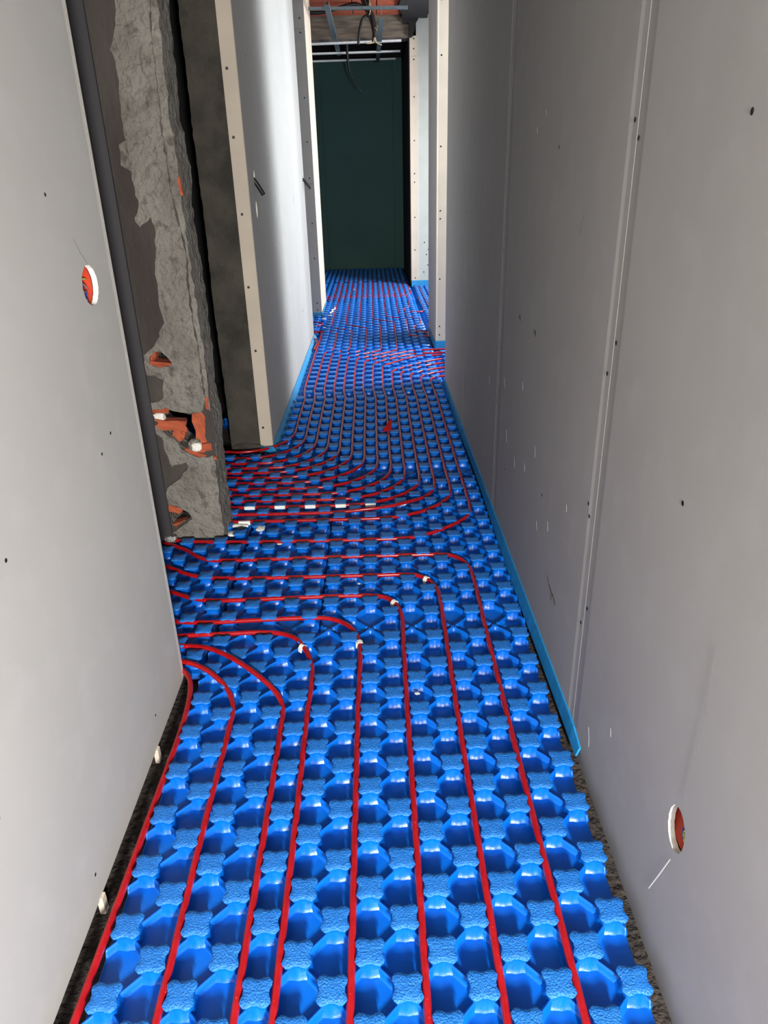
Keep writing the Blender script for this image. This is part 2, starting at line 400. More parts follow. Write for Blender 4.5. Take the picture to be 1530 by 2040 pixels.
# right wall, piece between the two door openings
w4 = structure('wall_right')
sheet('plasterboard_sheet', w4, ('y', 6.915, 1), .5875, .95, .065, CZ, M['board_warm'], taper=(False, False))
box('corner_bead', (.5735, .587, 6.912, 6.93, .065, CZ), M['board_warm'], parent=w4, bevel=.003)
sheet('plasterboard_sheet', w4, ('x', .5735, 1), 6.932, 7.84, .05, CZ, M['board'], taper=(False, False))
box('stud_frame', (.59, 3.3, 6.93, 7.02, 0, CZ), M['board_pale'], parent=w4)
box('stud_frame', (.59, .68, 7.02, 7.83, 0, CZ), M['board_pale'], parent=w4)
for z in (2.78, 2.40, 1.729, 1.217, 1.15, .632, .20, .12):
    screw(w4, ('y', 6.915, 1), .612, z, .006)
# right wall far: cream board edge and pale wall face
w5 = structure('wall_right')
sheet('plasterboard_sheet', w5, ('y', 11.335, 1), .572, .672, .04, 2.985, M['board_warm'], taper=(False, False))
sheet('plasterboard_sheet', w5, ('y', 11.335, 1), .572, .672, 2.988, 3.22, M['board_warm'], taper=(False, False))
sheet('plasterboard_sheet', w5, ('y', 11.350, 1), .66, 3.2, .04, 3.70, M['board_pale'], taper=(False, False))
box('far_side_board', (.560, .5715, 11.336, 13.79, 0, 3.20), M['wall_dark'], parent=w5)  # board lying in shadow, its shade put into the near-black colour
box('stud_frame', (.5725, .66, 11.352, 13.79, 0, 3.2), M['wall_dark'], parent=w5)
for z in (3.187, 3.073, 2.95, 2.509, 1.974, 1.552, 1.44, .972, .52, .12):
    screw(w5, ('y', 11.335, 1), .628, z, .008)
for x, z in ((.80, .45), (.82, .30), (.77, .62), (.83, .52), (.76, .2)): screw(w5, ('y', 11.350, 1), x, z, .008)
# far wall
wf = structure('wall_far')
for a, b in ((-2.0, -.80), (-.797, .403), (.406, .56)):
    sheet('plasterboard_sheet', wf, ('y', 13.79, 1), a, b, 0.0, 3.30, M['green'], taper=(False, False))
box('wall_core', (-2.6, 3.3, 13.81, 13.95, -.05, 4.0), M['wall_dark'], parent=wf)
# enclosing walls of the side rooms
box('wall_room_left', (-2.7, -2.6, -2.6, 13.8, -.05, 4.0), M['wall_dark'], kind='structure')  # enclosure added to block ambient light from the left rooms
wrr = structure('wall_room_right')
box('masonry', (3.3, 3.4, -2.6, 5.2, -.05, 4.0), M['board_pale'], parent=wrr)
box('masonry', (3.3, 3.4, 5.2, 13.8, -.05, .85), M['board_pale'], parent=wrr)
box('masonry', (3.3, 3.4, 5.2, 13.8, 3.0, 4.0), M['board_pale'], parent=wrr)
box('masonry', (3.3, 3.4, 7.1, 7.7, .85, 3.0), M['board_pale'], parent=wrr)
box('masonry', (3.3, 3.4, 10.6, 13.8, .85, 3.0), M['board_pale'], parent=wrr)
wbk = structure('wall_back')
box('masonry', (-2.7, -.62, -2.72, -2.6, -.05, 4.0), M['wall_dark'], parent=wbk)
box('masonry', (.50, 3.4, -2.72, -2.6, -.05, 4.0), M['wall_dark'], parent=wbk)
box('masonry', (-.62, .50, -2.72, -2.6, -.05, .9), M['board'], parent=wbk)
box('masonry', (-.62, .50, -2.72, -2.6, 2.9, 4.0), M['board'], parent=wbk)
# partitions added to shut light out of the left room, shade in their colour
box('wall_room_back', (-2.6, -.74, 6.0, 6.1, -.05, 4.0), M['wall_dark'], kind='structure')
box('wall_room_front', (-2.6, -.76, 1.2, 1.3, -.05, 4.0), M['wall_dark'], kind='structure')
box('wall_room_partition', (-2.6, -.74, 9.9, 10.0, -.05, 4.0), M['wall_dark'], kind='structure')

# ------------------------------------------------------------------ old masonry pier on the left
pier = structure('wall_pier')
YP = 2.952
right_edge = [(-.711, CZ), (-.711, 2.052), (-.710, 1.966), (-.714, 1.832), (-.724, 1.708), (-.713, 1.659), (-.713, 1.594), (-.706, 1.544), (-.719, 1.425),
              (-.717, 1.283), (-.712, 1.21), (-.709, 1.058), (-.709, .858), (-.716, .69), (-.704, .515), (-.712, .421), (-.719, .181), (-.715, -.03)]
re = ragged(right_edge, .02, .0035, 2, closed=False) + [(-.715, -.03)]
h1 = ragged([(-.935, .812), (-.928, .842), (-.905, .862), (-.878, .864), (-.858, .842), (-.841, .812), (-.862, .800), (-.905, .800)], .014, .002, 5)
h2 = ragged([(-.950, .612), (-.9, .619), (-.85, .603), (-.802, .594), (-.752, .600), (-.742, .575), (-.748, .49), (-.745, .445), (-.79, .405), (-.836, .438),
             (-.887, .491), (-.914, .53), (-.945, .560)], .016, .003, 6)
h3 = ragged([(-.955, .170), (-.924, .165), (-.880, .135), (-.862, .110), (-.905, .085), (-.945, .055), (-.956, .08)], .014, .002, 7)
# thick core, cut through in three places
prism('masonry_core', [(-1.30, -.03), (-1.30, CZ)] + re, [h1, h2, h3], (0, YP, 0), (1, 0, 0), (0, 0, 1), (0, 1, 0), .17, M['mortar'], parent=pier)
core = pier.children[0] if len(pier.children) else None
co = [o for o in bpy.data.objects if o.name.startswith('masonry_core')][0]
co.data.materials.append(M['plaster'])
for p in co.data.polygons:
    if abs(p.normal.y) < .5: p.material_index = 1
# raised plaster coat, upper and lower patch
up = [(-.846, CZ), (-.85, 2.4), (-.846, 2.055), (-.869, 1.969), (-.885, 1.911), (-.881, 1.836), (-.884, 1.743), (-.891, 1.631), (-.912, 1.616), (-.918, 1.55),
      (-.886, 1.532), (-.879, 1.429), (-.888, 1.39), (-.90, 1.36), (-.885, 1.335), (-.841, 1.372), (-.828, 1.322), (-.851, 1.195), (-.856, 1.062),
      (-.852, .983), (-.878, .924), (-.915, .880), (-.950, .850), (-.962, .803), (-.954, .775), (-.889, .748), (-.9, .673), (-.92, .652), (-.958, .653),
      (-.965, .618), (-.9, .625), (-.85, .608), (-.802, .599), (-.746, .606), (-.731, .64), (-.727, .69), (-.729, .859), (-.737, 1.059), (-.726, 1.247),
      (-.748, 1.426), (-.754, 1.628), (-.747, 1.755), (-.746, 1.908), (-.733, 2.052), (-.733, CZ)]
prism('plaster_coat', ragged(up, .016, .004, 11), [h1], (0, YP, 0), (1, 0, 0), (0, 0, 1), (0, -1, 0), .011, M['plaster'], parent=pier)
lo = [(-.725, .405), (-.79, .398), (-.838, .430), (-.889, .485), (-.916, .524), (-.960, .560), (-.968, .53), (-.935, .496), (-.928, .427), (-.912, .356), (-.870, .374),
      (-.846, .378), (-.838, .354), (-.894, .296), (-.944, .262), (-.961, .226), (-.958, .182), (-.918, .172), (-.868, .140), (-.852, .104), (-.90, .075),
      (-.945, .045), (-.971, .02), (-.971, -.01), (-.720, -.01), (-.724, .182), (-.717, .35)]
prism('plaster_coat', ragged(lo, .016, .004, 13), [], (0, YP, 0), (1, 0, 0), (0, 0, 1), (0, -1, 0), .013, M['plaster'], parent=pier)
rim = [(-.733, CZ), (-.733, 2.05), (-.746, 1.9), (-.75, 1.63), (-.744, 1.42), (-.722, 1.25), (-.733, 1.06), (-.725, .86), (-.724, .62), (-.712, .6), (-.706, .85), (-.712, 1.06),
       (-.716, 1.28), (-.714, 1.6), (-.72, 1.7), (-.712, 1.96), (-.711, 2.05), (-.711, CZ)]
prism('plaster_edge', ragged(rim, .018, .0035, 17), [], (0, YP, 0), (1, 0, 0), (0, 0, 1), (0, -1, 0), .003, M['plaster'], parent=pier, label='thin crumbling plaster along the cut edge')
# broken hollow bricks in the holes
def lump(name, c, s, m, parent=None, seed=0, sub=2, amp=.25, **k):
    bm = bmesh.new(); bmesh.ops.create_icosphere(bm, subdivisions=sub, radius=1.0)
    for v in bm.verts:
        f = 1 + amp * mnoise.noise(v.co * 1.7 + Vector((seed, seed * 2, 0))) * 2
        q = v.co * f; mx = max(abs(q.x), abs(q.y), abs(q.z)); q = q.lerp(q / max(mx, .01) * .9, .5)
        v.co = Vector((q.x * s[0], q.y * s[1], q.z * s[2]))
    me = bpy.data.meshes.new(name); bm.to_mesh(me); bm.free()
    return link(name, me, m, parent=parent, loc=c, **k)
def shard(c, s, rot, m, seed):
    bm = bmesh.new(); bmesh.ops.create_cube(bm, size=1.0)
    bmesh.ops.subdivide_edges(bm, edges=bm.edges[:], cuts=2, use_grid_fill=True)
    for v in bm.verts: v.co += mnoise.noise_vector(v.co * 3 + Vector((seed, 0, 0))) * .16
    bmesh.ops.scale(bm, vec=s, verts=bm.verts); me = bpy.data.meshes.new('brick_shard'); bm.to_mesh(me); bm.free()
    o = link('brick_shard', me, m, parent=pier, loc=c); o.rotation_euler = rot; return o
B = M['brick']
shard((-.888, YP + .03, .808), (.105, .07, .022), (0, .12, 0), B, 1)
shard((-.925, YP + .03, .843), (.03, .06, .05), (0, .5, 0), B, 2)
shard((-.768, YP + .035, .53), (.055, .05, .15), (0, -.05, 0), B, 3)
shard((-.888, YP + .02, .545), (.12, .05, .045), (0, .15, .2), M['brick'], 4)
shard((-.865, YP + .03, .50), (.05, .05, .05), (0, .5, 0), B, 5)
shard((-.76, YP + .02, .44), (.065, .05, .035), (0, -.2, 0), B, 6)
shard((-.80, YP + .015, .415), (.09, .04, .022), (0, .4, 0), B, 7)
shard((-.925, YP + .02, .612), (.07, .05, .02), (0, 0, 0), B, 8)
shard((-.785, YP + .01, .382), (.10, .03, .016), (0, .35, 0), B, 9)
shard((-.742, YP + .005, .386), (.06, .03, .014), (0, -.25, 0), B, 10)
shard((-.722, YP + .004, .64), (.014, .02, .05), (0, .1, 0), B, 12)
shard((-.93, YP + .02, .152), (.06, .05, .03), (0, .35, 0), B, 13)
shard((-.905, YP + .03, .072), (.08, .05, .03), (0, -.3, 0), B, 14)
shard((-.713, YP - .001, 1.475), (.009, .02, .06), (0, -.08, 0), B, 15)
lump('plaster_lump', (-.935, YP + .012, .582), (.026, .02, .024), M['gypsum'], pier, 3)
lump('plaster_lump', (-.800, YP + .005, .452), (.030, .022, .030), M['plaster'], pier, 8, amp=.15)
lump('plaster_lump', (-.790, YP - .006, .448), (.024, .018, .022), M['gypsum'], pier, 5, amp=.12)
# steel stud in front of the pier, beside the near board wall
st = empty('steel_stud', (-.985, 2.90, 0), label='dark grey steel stud standing between left board wall and old masonry pier', cat='stud')
box('web', (-.05, .0415, 0, .004, 0, CZ), M['dark_steel'], parent=st)
box('flange', (.0375, .0415, -.006, 0, 0, CZ), M['dark_steel'], parent=st)
lump('foil_scrap', (-.957, 2.905, .022), (.03, .02, .022), M['foil'], seed=4, sub=3, label='crumpled silvery foil scrap at the foot of the dark stud', cat='scrap')

# concrete pier at the near end of the second left wall
pc_ = structure('wall_pier')
ed = ragged([(-.906, -.03), (-.902, .3), (-.909, .8), (-.903, 1.3), (-.907, 1.8), (-.902, 2.29), (-.905, CZ)], .03, .003, 23, closed=False)
prism('concrete_core', ed + [(-.902, CZ), (-.724, CZ), (-.724, -.03)], [], (0, 4.165, 0), (1, 0, 0), (0, 0, 1), (0, 1, 0), .42, M['concrete'], parent=pc_)
lump('mortar_foot', (-.80, 4.16, .0), (.11, .02, .035), M['concrete'], pc_, 2, sub=3)

# ------------------------------------------------------------------ edge foam strips
def foam(pts_top, pts_bot, label, th=.006):
    n = len(pts_top); V = []; F = []
    for i in range(n):
        a = Vector(pts_top[i]); b = Vector(pts_bot[i]); wv = mnoise.noise(Vector((a.y * 4, 0, 0))) * .003
        a = a + Vector((0, 0, wv)); side = Vector((-math.copysign(th, -a.x if abs(a.x) > .01 else 1), 0, .0))
        o_ = Vector((math.copysign(th, a.x), 0, 0))
        V += [a, b, b + o_, a + o_]
    for i in range(n - 1):
        q = i * 4
        for k in range(4): F.append((q + k, q + (k + 1) % 4, q + 4 + (k + 1) % 4, q + 4 + k))
    F += [(0, 1, 2, 3), tuple(4 * (n - 1) + k for k in (3, 2, 1, 0))]
    me = mesh('edge_foam_strip', V, F)
    bm = bmesh.new(); bm.from_mesh(me); bmesh.ops.recalc_face_normals(bm, faces=bm.faces[:]); bm.to_mesh(me); bm.free()
    return link('edge_foam_strip', me, M['foam'], label=label, cat='foam strip')
def lin(a, b, n): return [a + (b - a) * i / (n - 1) for i in range(n)]
ys = lin(1.54, 5.62, 60)
foam([(.540, y, .026 if y > 1.62 else .026 * (y - 1.5) / .12) for y in ys], [(.5265 - .004 * math.sin(y * 3), y, -.02) for y in ys],
     'blue foam edging strip along the foot of the right wall')
ys = lin(4.12, 7.62, 50)
foam([(-.640 if y > 4.2 else -.640 - (4.2 - y) * .25, y, .028 if y > 4.2 else .02) for y in ys], [(-.607, y, -.02) for y in ys],
     'light blue foam edging strip along the foot of the middle left wall')
foam([(-.64, 4.10, .03), (-.70, 4.13, .022), (-.722, 4.148, .018)], [(-.615, 4.09, -.01), (-.66, 4.10, -.01), (-.70, 4.135, -.01)],
     'blue foam scrap curling round the foot of the cream wall end')
for nm, b, lb in (('edge_foam_strip', (.572, 1.0, 6.895, 6.905, -.01, .066), 'blue foam edging strip under the cream jamb at the right doorway'),
                  ('edge_foam_strip', (.562, .570, 6.905, 7.84, -.01, .05), 'blue foam edging strip round the corner of the right jamb'),
                  ('edge_foam_strip', (.574, 1.6, 11.318, 11.33, -.01, .085), 'teal foam edging strip under the pale wall at the far right'),
                  ('edge_foam_strip', (-.80, -.632, 8.858, 8.87, -.01, .047), 'teal foam edging strip under the grey board end on the left'),
                  ('edge_foam_strip', (-.636, -.630, 8.87, 9.78, -.01, .044), 'blue foam edging strip under the cream left wall board')):
    box(nm, b, M['foam'], bevel=.001, label=lb, cat='foam strip')

# ------------------------------------------------------------------ floor heating panels
PX = .075
T1 = ([-8, 0, 13, 18, 24, 28, 32, 36, 38, 40, 55.6, 60], [.361, .961, 1.937, 2.33, 2.801, 3.105, 3.414, 3.735, 3.885, 4.035, 5.236, 5.57])
T2 = ([-1, 0, 14, 20, 32, 35, 41, 54, 108], [5.209, 5.284, 6.33, 6.791, 7.70, 7.93, 8.40, 9.43, 13.78])
def YJ(T, j): return float(np.interp(j, T[0], T[1]))
X1, X2 = .025, .0115
PX2 = .0765

def nub_mesh(name, nseg, rings):
    V = []; F = []
    def rad(kind, g):
        lobe = .0322 - .0066 * math.cos(4 * g) + .0010 * math.cos(12 * g)      # four-lobed cap
        foot = .0300 - .0030 * math.cos(4 * g) + .0012 * math.cos(8 * g)
        neck = .0258 - .0018 * math.cos(4 * g) + .0014 * math.cos(8 * g)
        return {'L': lobe, 'F': foot, 'N': neck}[kind]
    for kd, s, z in rings:
        for k in range(nseg):
            g = 2 * math.pi * k / nseg; r = rad(kd, g) * s
            V.append((r * math.cos(g), r * math.sin(g), z))
    V.append((0, 0, rings[-1][2] + .0004))
    nr = len(rings); mi = []
    for q in range(nr - 1):
        for k in range(nseg):
            F.append((q * nseg + k, q * nseg + (k + 1) % nseg, (q + 1) * nseg + (k + 1) % nseg, (q + 1) * nseg + k))
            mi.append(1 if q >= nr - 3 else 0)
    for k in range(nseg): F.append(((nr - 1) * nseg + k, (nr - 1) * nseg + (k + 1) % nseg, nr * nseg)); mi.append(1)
    me = mesh(name, V, F, True); me.materials.append(M['blue']); me.materials.append(M['blue_top'])
    me.polygons.foreach_set('material_index', mi)
    return me
R_near = [('F', 1.24, -.016), ('F', 1.06, -.009), ('N', 1.04, -.002), ('N', 1.0, .016), ('L', .86, .0205), ('L', .985, .0235), ('L', 1.0, .0262), ('L', .955, .0280), ('L', .55, .0284)]
R_mid = [('F', 1.22, -.016), ('F', 1.0, -.008), ('N', 1.02, .016), ('L', .95, .0215), ('L', 1.0, .0262), ('L', .94, .0282)]
R_far = [('F', 1.15, -.016), ('N', 1.05, .014), ('L', 1.0, .0245), ('L', .93, .0282)]
NUB_A = nub_mesh('nub', 32, R_near); NUB_B = nub_mesh('nub', 20, R_mid); NUB_C = nub_mesh('nub', 12, R_far)

def solid_at(x, y):
    """true where a wall or pier stands, or the panel is cut away"""
    if x < -.66 and y < 1.99 : return True
    if -1.35 < x < -.735 and 2.90 < y < 3.17: return True
    if -1.08 < x < -.60 and y > 4.10 and y < 4.66 : return x < -.62
    if -.86 < x < -.62 and 4.0 < y < 7.66: return x < -.62
    if -.90 < x < -.62 and 8.80 < y < 9.85: return x < -.62
    if x > .50 and y < 5.60: return True
    if x > .54 and 6.87 < y < 7.9: return True
    if x > .54 and y > 11.28: return True
    return False

def panel(label, X0, T, par, rects, res, nub, field=False):
    """rects: (k0,k1,j0,j1) in pitch units; studs sit where k+j is odd (par=1) or even (par=0)"""
    PX = .075 if X0 == X1 else PX2
    k0 = min(r[0] for r in rects); j0 = min(r[2] for r in rects)
    e = empty('insulation_mat', (X0 + PX * k0, YJ(T, j0), 0), label=label, cat='floor mat')
    off = Vector(e.location)
    for (a0, a1, b0, b1) in rects:
        nx = max(2, int((a1 - a0) * res)); ny = max(2, int((b1 - b0) * res))
        ks = np.linspace(a0, a1, nx + 1); js = np.linspace(b0, b1, ny + 1)
        K, J = np.meshgrid(ks, js)
        # distance (diamond metric) to the nearest well centre: wells sit where no stud does
        U = K + J - par - 1; W = K - J - par - 1
        # well centres: k+j-par even  -> U/2 and W/2 integers
        du = np.abs(U / 2 - np.round(U / 2)) * 2; dw = np.abs(W / 2 - np.round(W / 2)) * 2
        d = (du ** 7 + dw ** 7) ** (1 / 7)           # 0 centre .. 1 on the ridge between wells
        t = np.clip((d - .86) / .12, 0, 1); h = t * t * (3 - 2 * t)
        Z = -.012 + .017 * h
        edge = np.minimum(np.minimum(K - a0, a1 - K), np.minimum(J - b0, b1 - J))
        Z = np.where(edge < .03, -.030, Z)
        X = X0 + PX * K; Y = np.interp(J, T[0], T[1])
        co = np.stack([X - off.x, Y - off.y, Z], -1).reshape(-1, 3)
        idx = np.arange((nx + 1) * (ny + 1)).reshape(ny + 1, nx + 1)
        q = np.stack([idx[:-1, :-1], idx[:-1, 1:], idx[1:, 1:], idx[1:, :-1]], -1).reshape(-1, 4)
        cx = ((X[:-1, :-1] + X[1:, 1:]) / 2).ravel(); cy = ((Y[:-1, :-1] + Y[1:, 1:]) / 2).ravel()
        keep = np.array([not (x_ < -.74 and 2.94 < y_ < 3.13) and not (-1.06 < x_ < -.62 and 4.13 < y_ < 4.6 and x_ < -.64) and
                         not (x_ < -.665 and y_ < 1.96) for x_, y_ in zip(cx, cy)])
        q = q[keep]
        me = bpy.data.meshes.new('base_sheet'); me.vertices.add(len(co)); me.vertices.foreach_set('co', co.ravel())
        me.loops.add(len(q) * 4); me.loops.foreach_set('vertex_index', q.ravel().astype(np.int32))
        me.polygons.add(len(q)); me.polygons.foreach_set('loop_start', np.arange(0, len(q) * 4, 4, dtype=np.int32))
        me.polygons.foreach_set('loop_total', np.full(len(q), 4, dtype=np.int32))
        me.polygons.foreach_set('use_smooth', np.ones(len(q), dtype=bool)); me.update(calc_edges=True); me.validate()
        link('base_sheet', me, M['blue'], parent=e)
    V = []; F = []; MI = []
    for (a0, a1, b0, b1) in rects:
        for k in range(math.ceil(a0 + .3), math.floor(a1 - .3) + 1):
            for j in range(math.ceil(b0 + .3), math.floor(b1 - .3) + 1):
                if (k + j - par) % 2: continue
                x = X0 + PX * k; y = YJ(T, j)
                if solid_at(x, y): continue
                sy = (YJ(T, j + .5) - YJ(T, j - .5)) / .075
                if field:
                    b_ = len(V)
                    V += [(v.co.x + x - off.x, v.co.y * sy + y - off.y, v.co.z) for v in nub.vertices]
                    F += [tuple(i + b_ for i in p.vertices) for p in nub.polygons]; MI += [p.material_index for p in nub.polygons]
                else:
                    o = bpy.data.objects.new('nub', nub); COL.objects.link(o); o.parent = e
                    o.location = (x - off.x, y - off.y, 0); o.scale = (1, sy, 1)
                    o.rotation_euler = (0, 0, random.choice((0, 1, 2, 3)) * math.pi / 2 if sy < 1.01 else random.choice((0, math.pi)))
    if V:
        me = mesh('nub_field', V, F, True); me.polygons.foreach_set('material_index', MI)
        link('nub_field', me, [M['blue'], M['blue_top']], parent=e, kind='stuff')
    return e

panel('blue studded insulation mat filling the foreground', X1, T1, 1, [(-8.55, 6.38, -7.4, 16.1)], 26, NUB_A)
panel('blue studded mat under the pipe bends, beside the right wall', X1, T1, 1, [(-3.5, 6.62, 16.1, 35.0)], 16, NUB_A)
panel('blue studded mat running into the left opening in front of the old pier', X1, T1, 1,
      [(-20, -8.6, 13.2, 28.0), (-8.5, -3.5, 16.1, 28.0)], 13, NUB_B)
panel('blue studded insulation mat under the packed cross pipes between the two piers', X1, T1, 1, [(-16, -3.5, 28.0, 40.6)], 11, NUB_B)
panel('dark blue studded insulation mat inside the unlit left room', X1, T1, 1, [(-22, -13.6, 40.9, 50.0)], 6, NUB_C)
panel('blue studded insulation mat mid corridor before the pipe kink', X1, T1, 1, [(-3.5, 6.62, 35.0, 55.5), (-8.35, -3.5, 40.7, 55.5)], 8, NUB_B)
panel('blue studded insulation mat beside the near right doorway where pipes fan out', X2, T2, 0, [(-8.2, 6.85, -.6, 20.5)], 8, NUB_B)
panel('blue studded insulation mat inside the near right doorway', X2, T2, 0, [(6.9, 18, 5.4, 20.0)], 7, NUB_C)
panel('bright blue studded insulation mat with stepped pipes beyond the right jamb', X2, T2, 0, [(-8.2, 7.1, 20.5, 40.5)], 8, NUB_C)
panel('blue studded insulation mat in the left doorway', X2, T2, 0, [(-18, -8.25, 33.5, 46.0)], 6, NUB_C)
panel('blue studded insulation mat before the dark far end', X2, T2, 0, [(-8.3, 7.1, 40.5, 60.5)], 7, NUB_C, field=True)
panel('blue studded insulation mat in the far right doorway', X2, T2, 0, [(7.2, 17, 35.6, 77.0)], 5, NUB_C, field=True)
panel('blue studded insulation mat at the edge of the shade', X2, T2, 0, [(-16, 7.2, 60.5, 84.0)], 5, NUB_C, field=True)
panel('dark blue insulation mat at the foot of the green far wall', X2, T2, 0, [(-16, 7.2, 84.0, 107.8)], 5, NUB_C, field=True)

# ------------------------------------------------------------------ red heating pipes
PZ = .0172; PR = .0086
def pipe(pts, label, z=PZ, group=None, sm=6, r=PR, n=10):
    P = [(p[0], p[1], p[2] if len(p) > 2 else z) for p in pts]
    return tube('heating_pipe', P, r, M['pipe'], n=n, sm=sm, label=label, cat='pipe', group=group)
xm = lambda k: .0625 + .075 * k
# foreground group (from the bottom of the photograph into the left opening)
pipe([(-.63, .2, .010), (-.624, .85, .010), (-.620, 1.1, .011), (-.616, 1.35, .012), (-.612, 1.60, .012), (-.614, 1.72, .012), (-.624, 1.83, .012), (-.642, 1.90, .012), (-.672, 1.945, .012), (-.76, 2.02, .012)],
     'red heating pipe hugging the left wall, leftmost in the foreground')
pipe([(-.4625, .2), (-.4625, .9), (-.4675, 1.3), (-.468, 1.68), (-.475, 1.76), (-.510, 1.84, .022), (-.575, 1.91, .03), (-.635, 1.955, .03), (-.70, 1.985, .025), (-.82, 2.02)],
     'red heating pipe second from the left wall, bending round the wall corner')
pipe([(-.3125, .2), (-.3125, 1.3), (-.3145, 1.65), (-.319, 1.74), (-.345, 1.80, .026), (-.41, 1.877, .034), (-.50, 1.966, .034), (-.58, 2.03, .03), (-.65, 2.065, .024), (-.80, 2.085)],
     'red heating pipe cutting diagonally over the studs towards the left wall corner')
pipe([(-.2375, .2), (-.2375, 1.3), (-.241, 1.70), (-.239, 1.88), (-.250, 1.967), (-.277, 2.040, .02), (-.313, 2.098, .022), (-.370, 2.138), (-.443, 2.150), (-.568, 2.147), (-.72, 2.143), (-.95, 2.12)],
     'red heating pipe bending left at the nearest white clip')
pipe([(-.0875, .2), (-.0875, 1.7), (-.084, 1.93), (-.087, 2.058), (-.104, 2.129), (-.137, 2.183), (-.194, 2.222), (-.269, 2.234), (-.491, 2.229), (-.638, 2.224), (-.76, 2.235), (-.95, 2.29)],
     'red heating pipe bending left at the second white clip')
pipe([(.0625, .2), (.0625, 1.7), (.066, 2.126), (.065, 2.24), (.044, 2.315), (.002, 2.364), (-.085, 2.380), (-.319, 2.379), (-.513, 2.374), (-.649, 2.375), (-.735, 2.392), (-.83, 2.444), (-1.0, 2.52)],
     'red heating pipe bending left at the third white clip')
pipe([(.2125, .2), (.2125, 1.7), (.2165, 2.283), (.212, 2.41), (.178, 2.488), (.128, 2.527), (-.025, 2.534), (-.333, 2.536), (-.642, 2.545), (-.748, 2.562), (-.817, 2.595), (-.89, 2.646), (-1.05, 2.75)],
     'red heating pipe bending left at the farthest white clip')
pipe([(.3625, .2), (.3595, 1.5), (.361, 2.1), (.364, 2.459), (.357, 2.582), (.327, 2.655), (.277, 2.690), (.083, 2.698), (-.347, 2.699), (-.713, 2.700), (-.783, 2.727), (-.869, 2.810), (-.985, 2.885)],
     'red heating pipe rightmost in the foreground, bending left before the bare gap')
# corridor group: out of the left opening, up the corridor
crossY = {14: 2.857, 13: 3.072, 12: 3.155, 11: 3.236, 10: 3.312, 9: 3.388, 8: 3.470, 7: 3.552, 6: 3.632, 5: 3.708, 4: 3.780, 3: 3.856, 2: 3.945, 1: 4.055}
S = {2: .0}
far = {
 1: [(-.5605, 5.45), (-.566, 6.0), (-.569, 6.78), (-.573, 7.66), (-.595, 7.755), (-.66, 7.76)],
 2: [(-.485, 5.45), (-.482, 6.70), (-.462, 6.79), (-.424, 6.85), (-.410, 6.93), (-.409, 7.64), (-.437, 7.752), (-.503, 7.80), (-.565, 7.787), (-.68, 7.80)],
 3: [(-.410, 5.45), (-.408, 6.66), (-.385, 6.74), (-.290, 6.81), (-.260, 6.88), (-.254, 6.97), (-.255, 7.74), (-.283, 7.84), (-.402, 7.942), (-.470, 8.03), (-.492, 8.13), (-.490, 9.0), (-.490, 9.6), (-.490, 10.2)],
 4: [(-.335, 5.45), (-.332, 6.56), (-.310, 6.65), (-.140, 6.78), (-.108, 6.84), (-.100, 6.94), (-.100, 7.84), (-.125, 7.95), (-.244, 8.08), (-.315, 8.16), (-.333, 8.27), (-.333, 9.2), (-.333, 9.75), (-.36, 9.86), (-.49, 9.97), (-.66, 10.0)],
 5: [(-.260, 5.45), (-.255, 6.46), (-.233, 6.55), (.012, 6.75), (.042, 6.81), (.050, 6.92), (.049, 8.04), (.028, 8.16), (-.069, 8.27), (-.165, 8.37), (-.186, 8.48), (-.183, 9.2), (-.181, 10.1), (-.181, 10.4)],
 6: [(-.183, 5.45), (-.177, 6.36), (-.155, 6.46), (.165, 6.73), (.194, 6.79), (.201, 6.90), (.207, 8.13), (.194, 8.26), (.111, 8.34), (-.006, 8.46), (-.026, 8.60), (-.022, 9.4), (-.019, 10.2), (-.019, 10.45)],
 7: [(-.110, 5.45), (-.106, 6.27), (-.085, 6.36), (.0, 6.46), (.285, 6.688), (.361, 6.730), (.482, 6.747), (.66, 6.756), (1.2, 6.76)],
 8: [(-.033, 5.45), (-.028, 6.17), (-.008, 6.27), (.058, 6.354), (.283, 6.551), (.353, 6.583), (.49, 6.60), (.66, 6.613), (1.2, 6.62)],
 9: [(.045, 5.45), (.049, 6.06), (.068, 6.16), (.125, 6.24), (.282, 6.423), (.356, 6.476), (.483, 6.503), (.66, 6.52), (1.2, 6.53)],
 10: [(.121, 5.45), (.125, 5.88), (.142, 5.97), (.205, 6.05), (.377, 6.225), (.504, 6.317), (.66, 6.37), (1.2, 6.40)],
 11: [(.196, 5.45), (.199, 5.82), (.214, 5.91), (.275, 5.985), (.412, 6.115), (.51, 6.174), (.65, 6.21), (1.2, 6.24)],
 12: [(.274, 5.45), (.277, 5.75), (.290, 5.84), (.345, 5.905), (.444, 5.973), (.53, 6.012), (.65, 6.04), (1.2, 6.06)],
 13: [(.351, 5.45), (.354, 5.66), (.367, 5.75), (.415, 5.815), (.519, 5.88), (.65, 5.92), (1.2, 5.94)],
 14: [(.428, 5.45), (.429, 5.60), (.439, 5.67), (.465, 5.71), (.519, 5.735), (.60, 5.755), (.75, 5.78), (1.2, 5.80)]}
side = {14: 'looping widest round the bend, rightmost of the corridor pipes', 13: 'second of the corridor pipes from the right wall', 12: 'third of the corridor pipes from the right wall',
        11: 'fourth of the corridor pipes from the right wall', 10: 'fifth of the corridor pipes from the right wall', 9: 'sixth of the corridor pipes from the right wall',
        8: 'seventh of the corridor pipes from the right wall', 7: 'seventh from the left in the corridor, turning right at the doorway',
        6: 'sixth of the corridor pipes from the left wall', 5: 'fifth of the corridor pipes from the left wall', 4: 'fourth of the corridor pipes from the left wall',
        3: 'third of the corridor pipes from the left wall', 2: 'second of the corridor pipes from the left wall', 1: 'leftmost of the corridor pipes, nearest the middle left wall'}
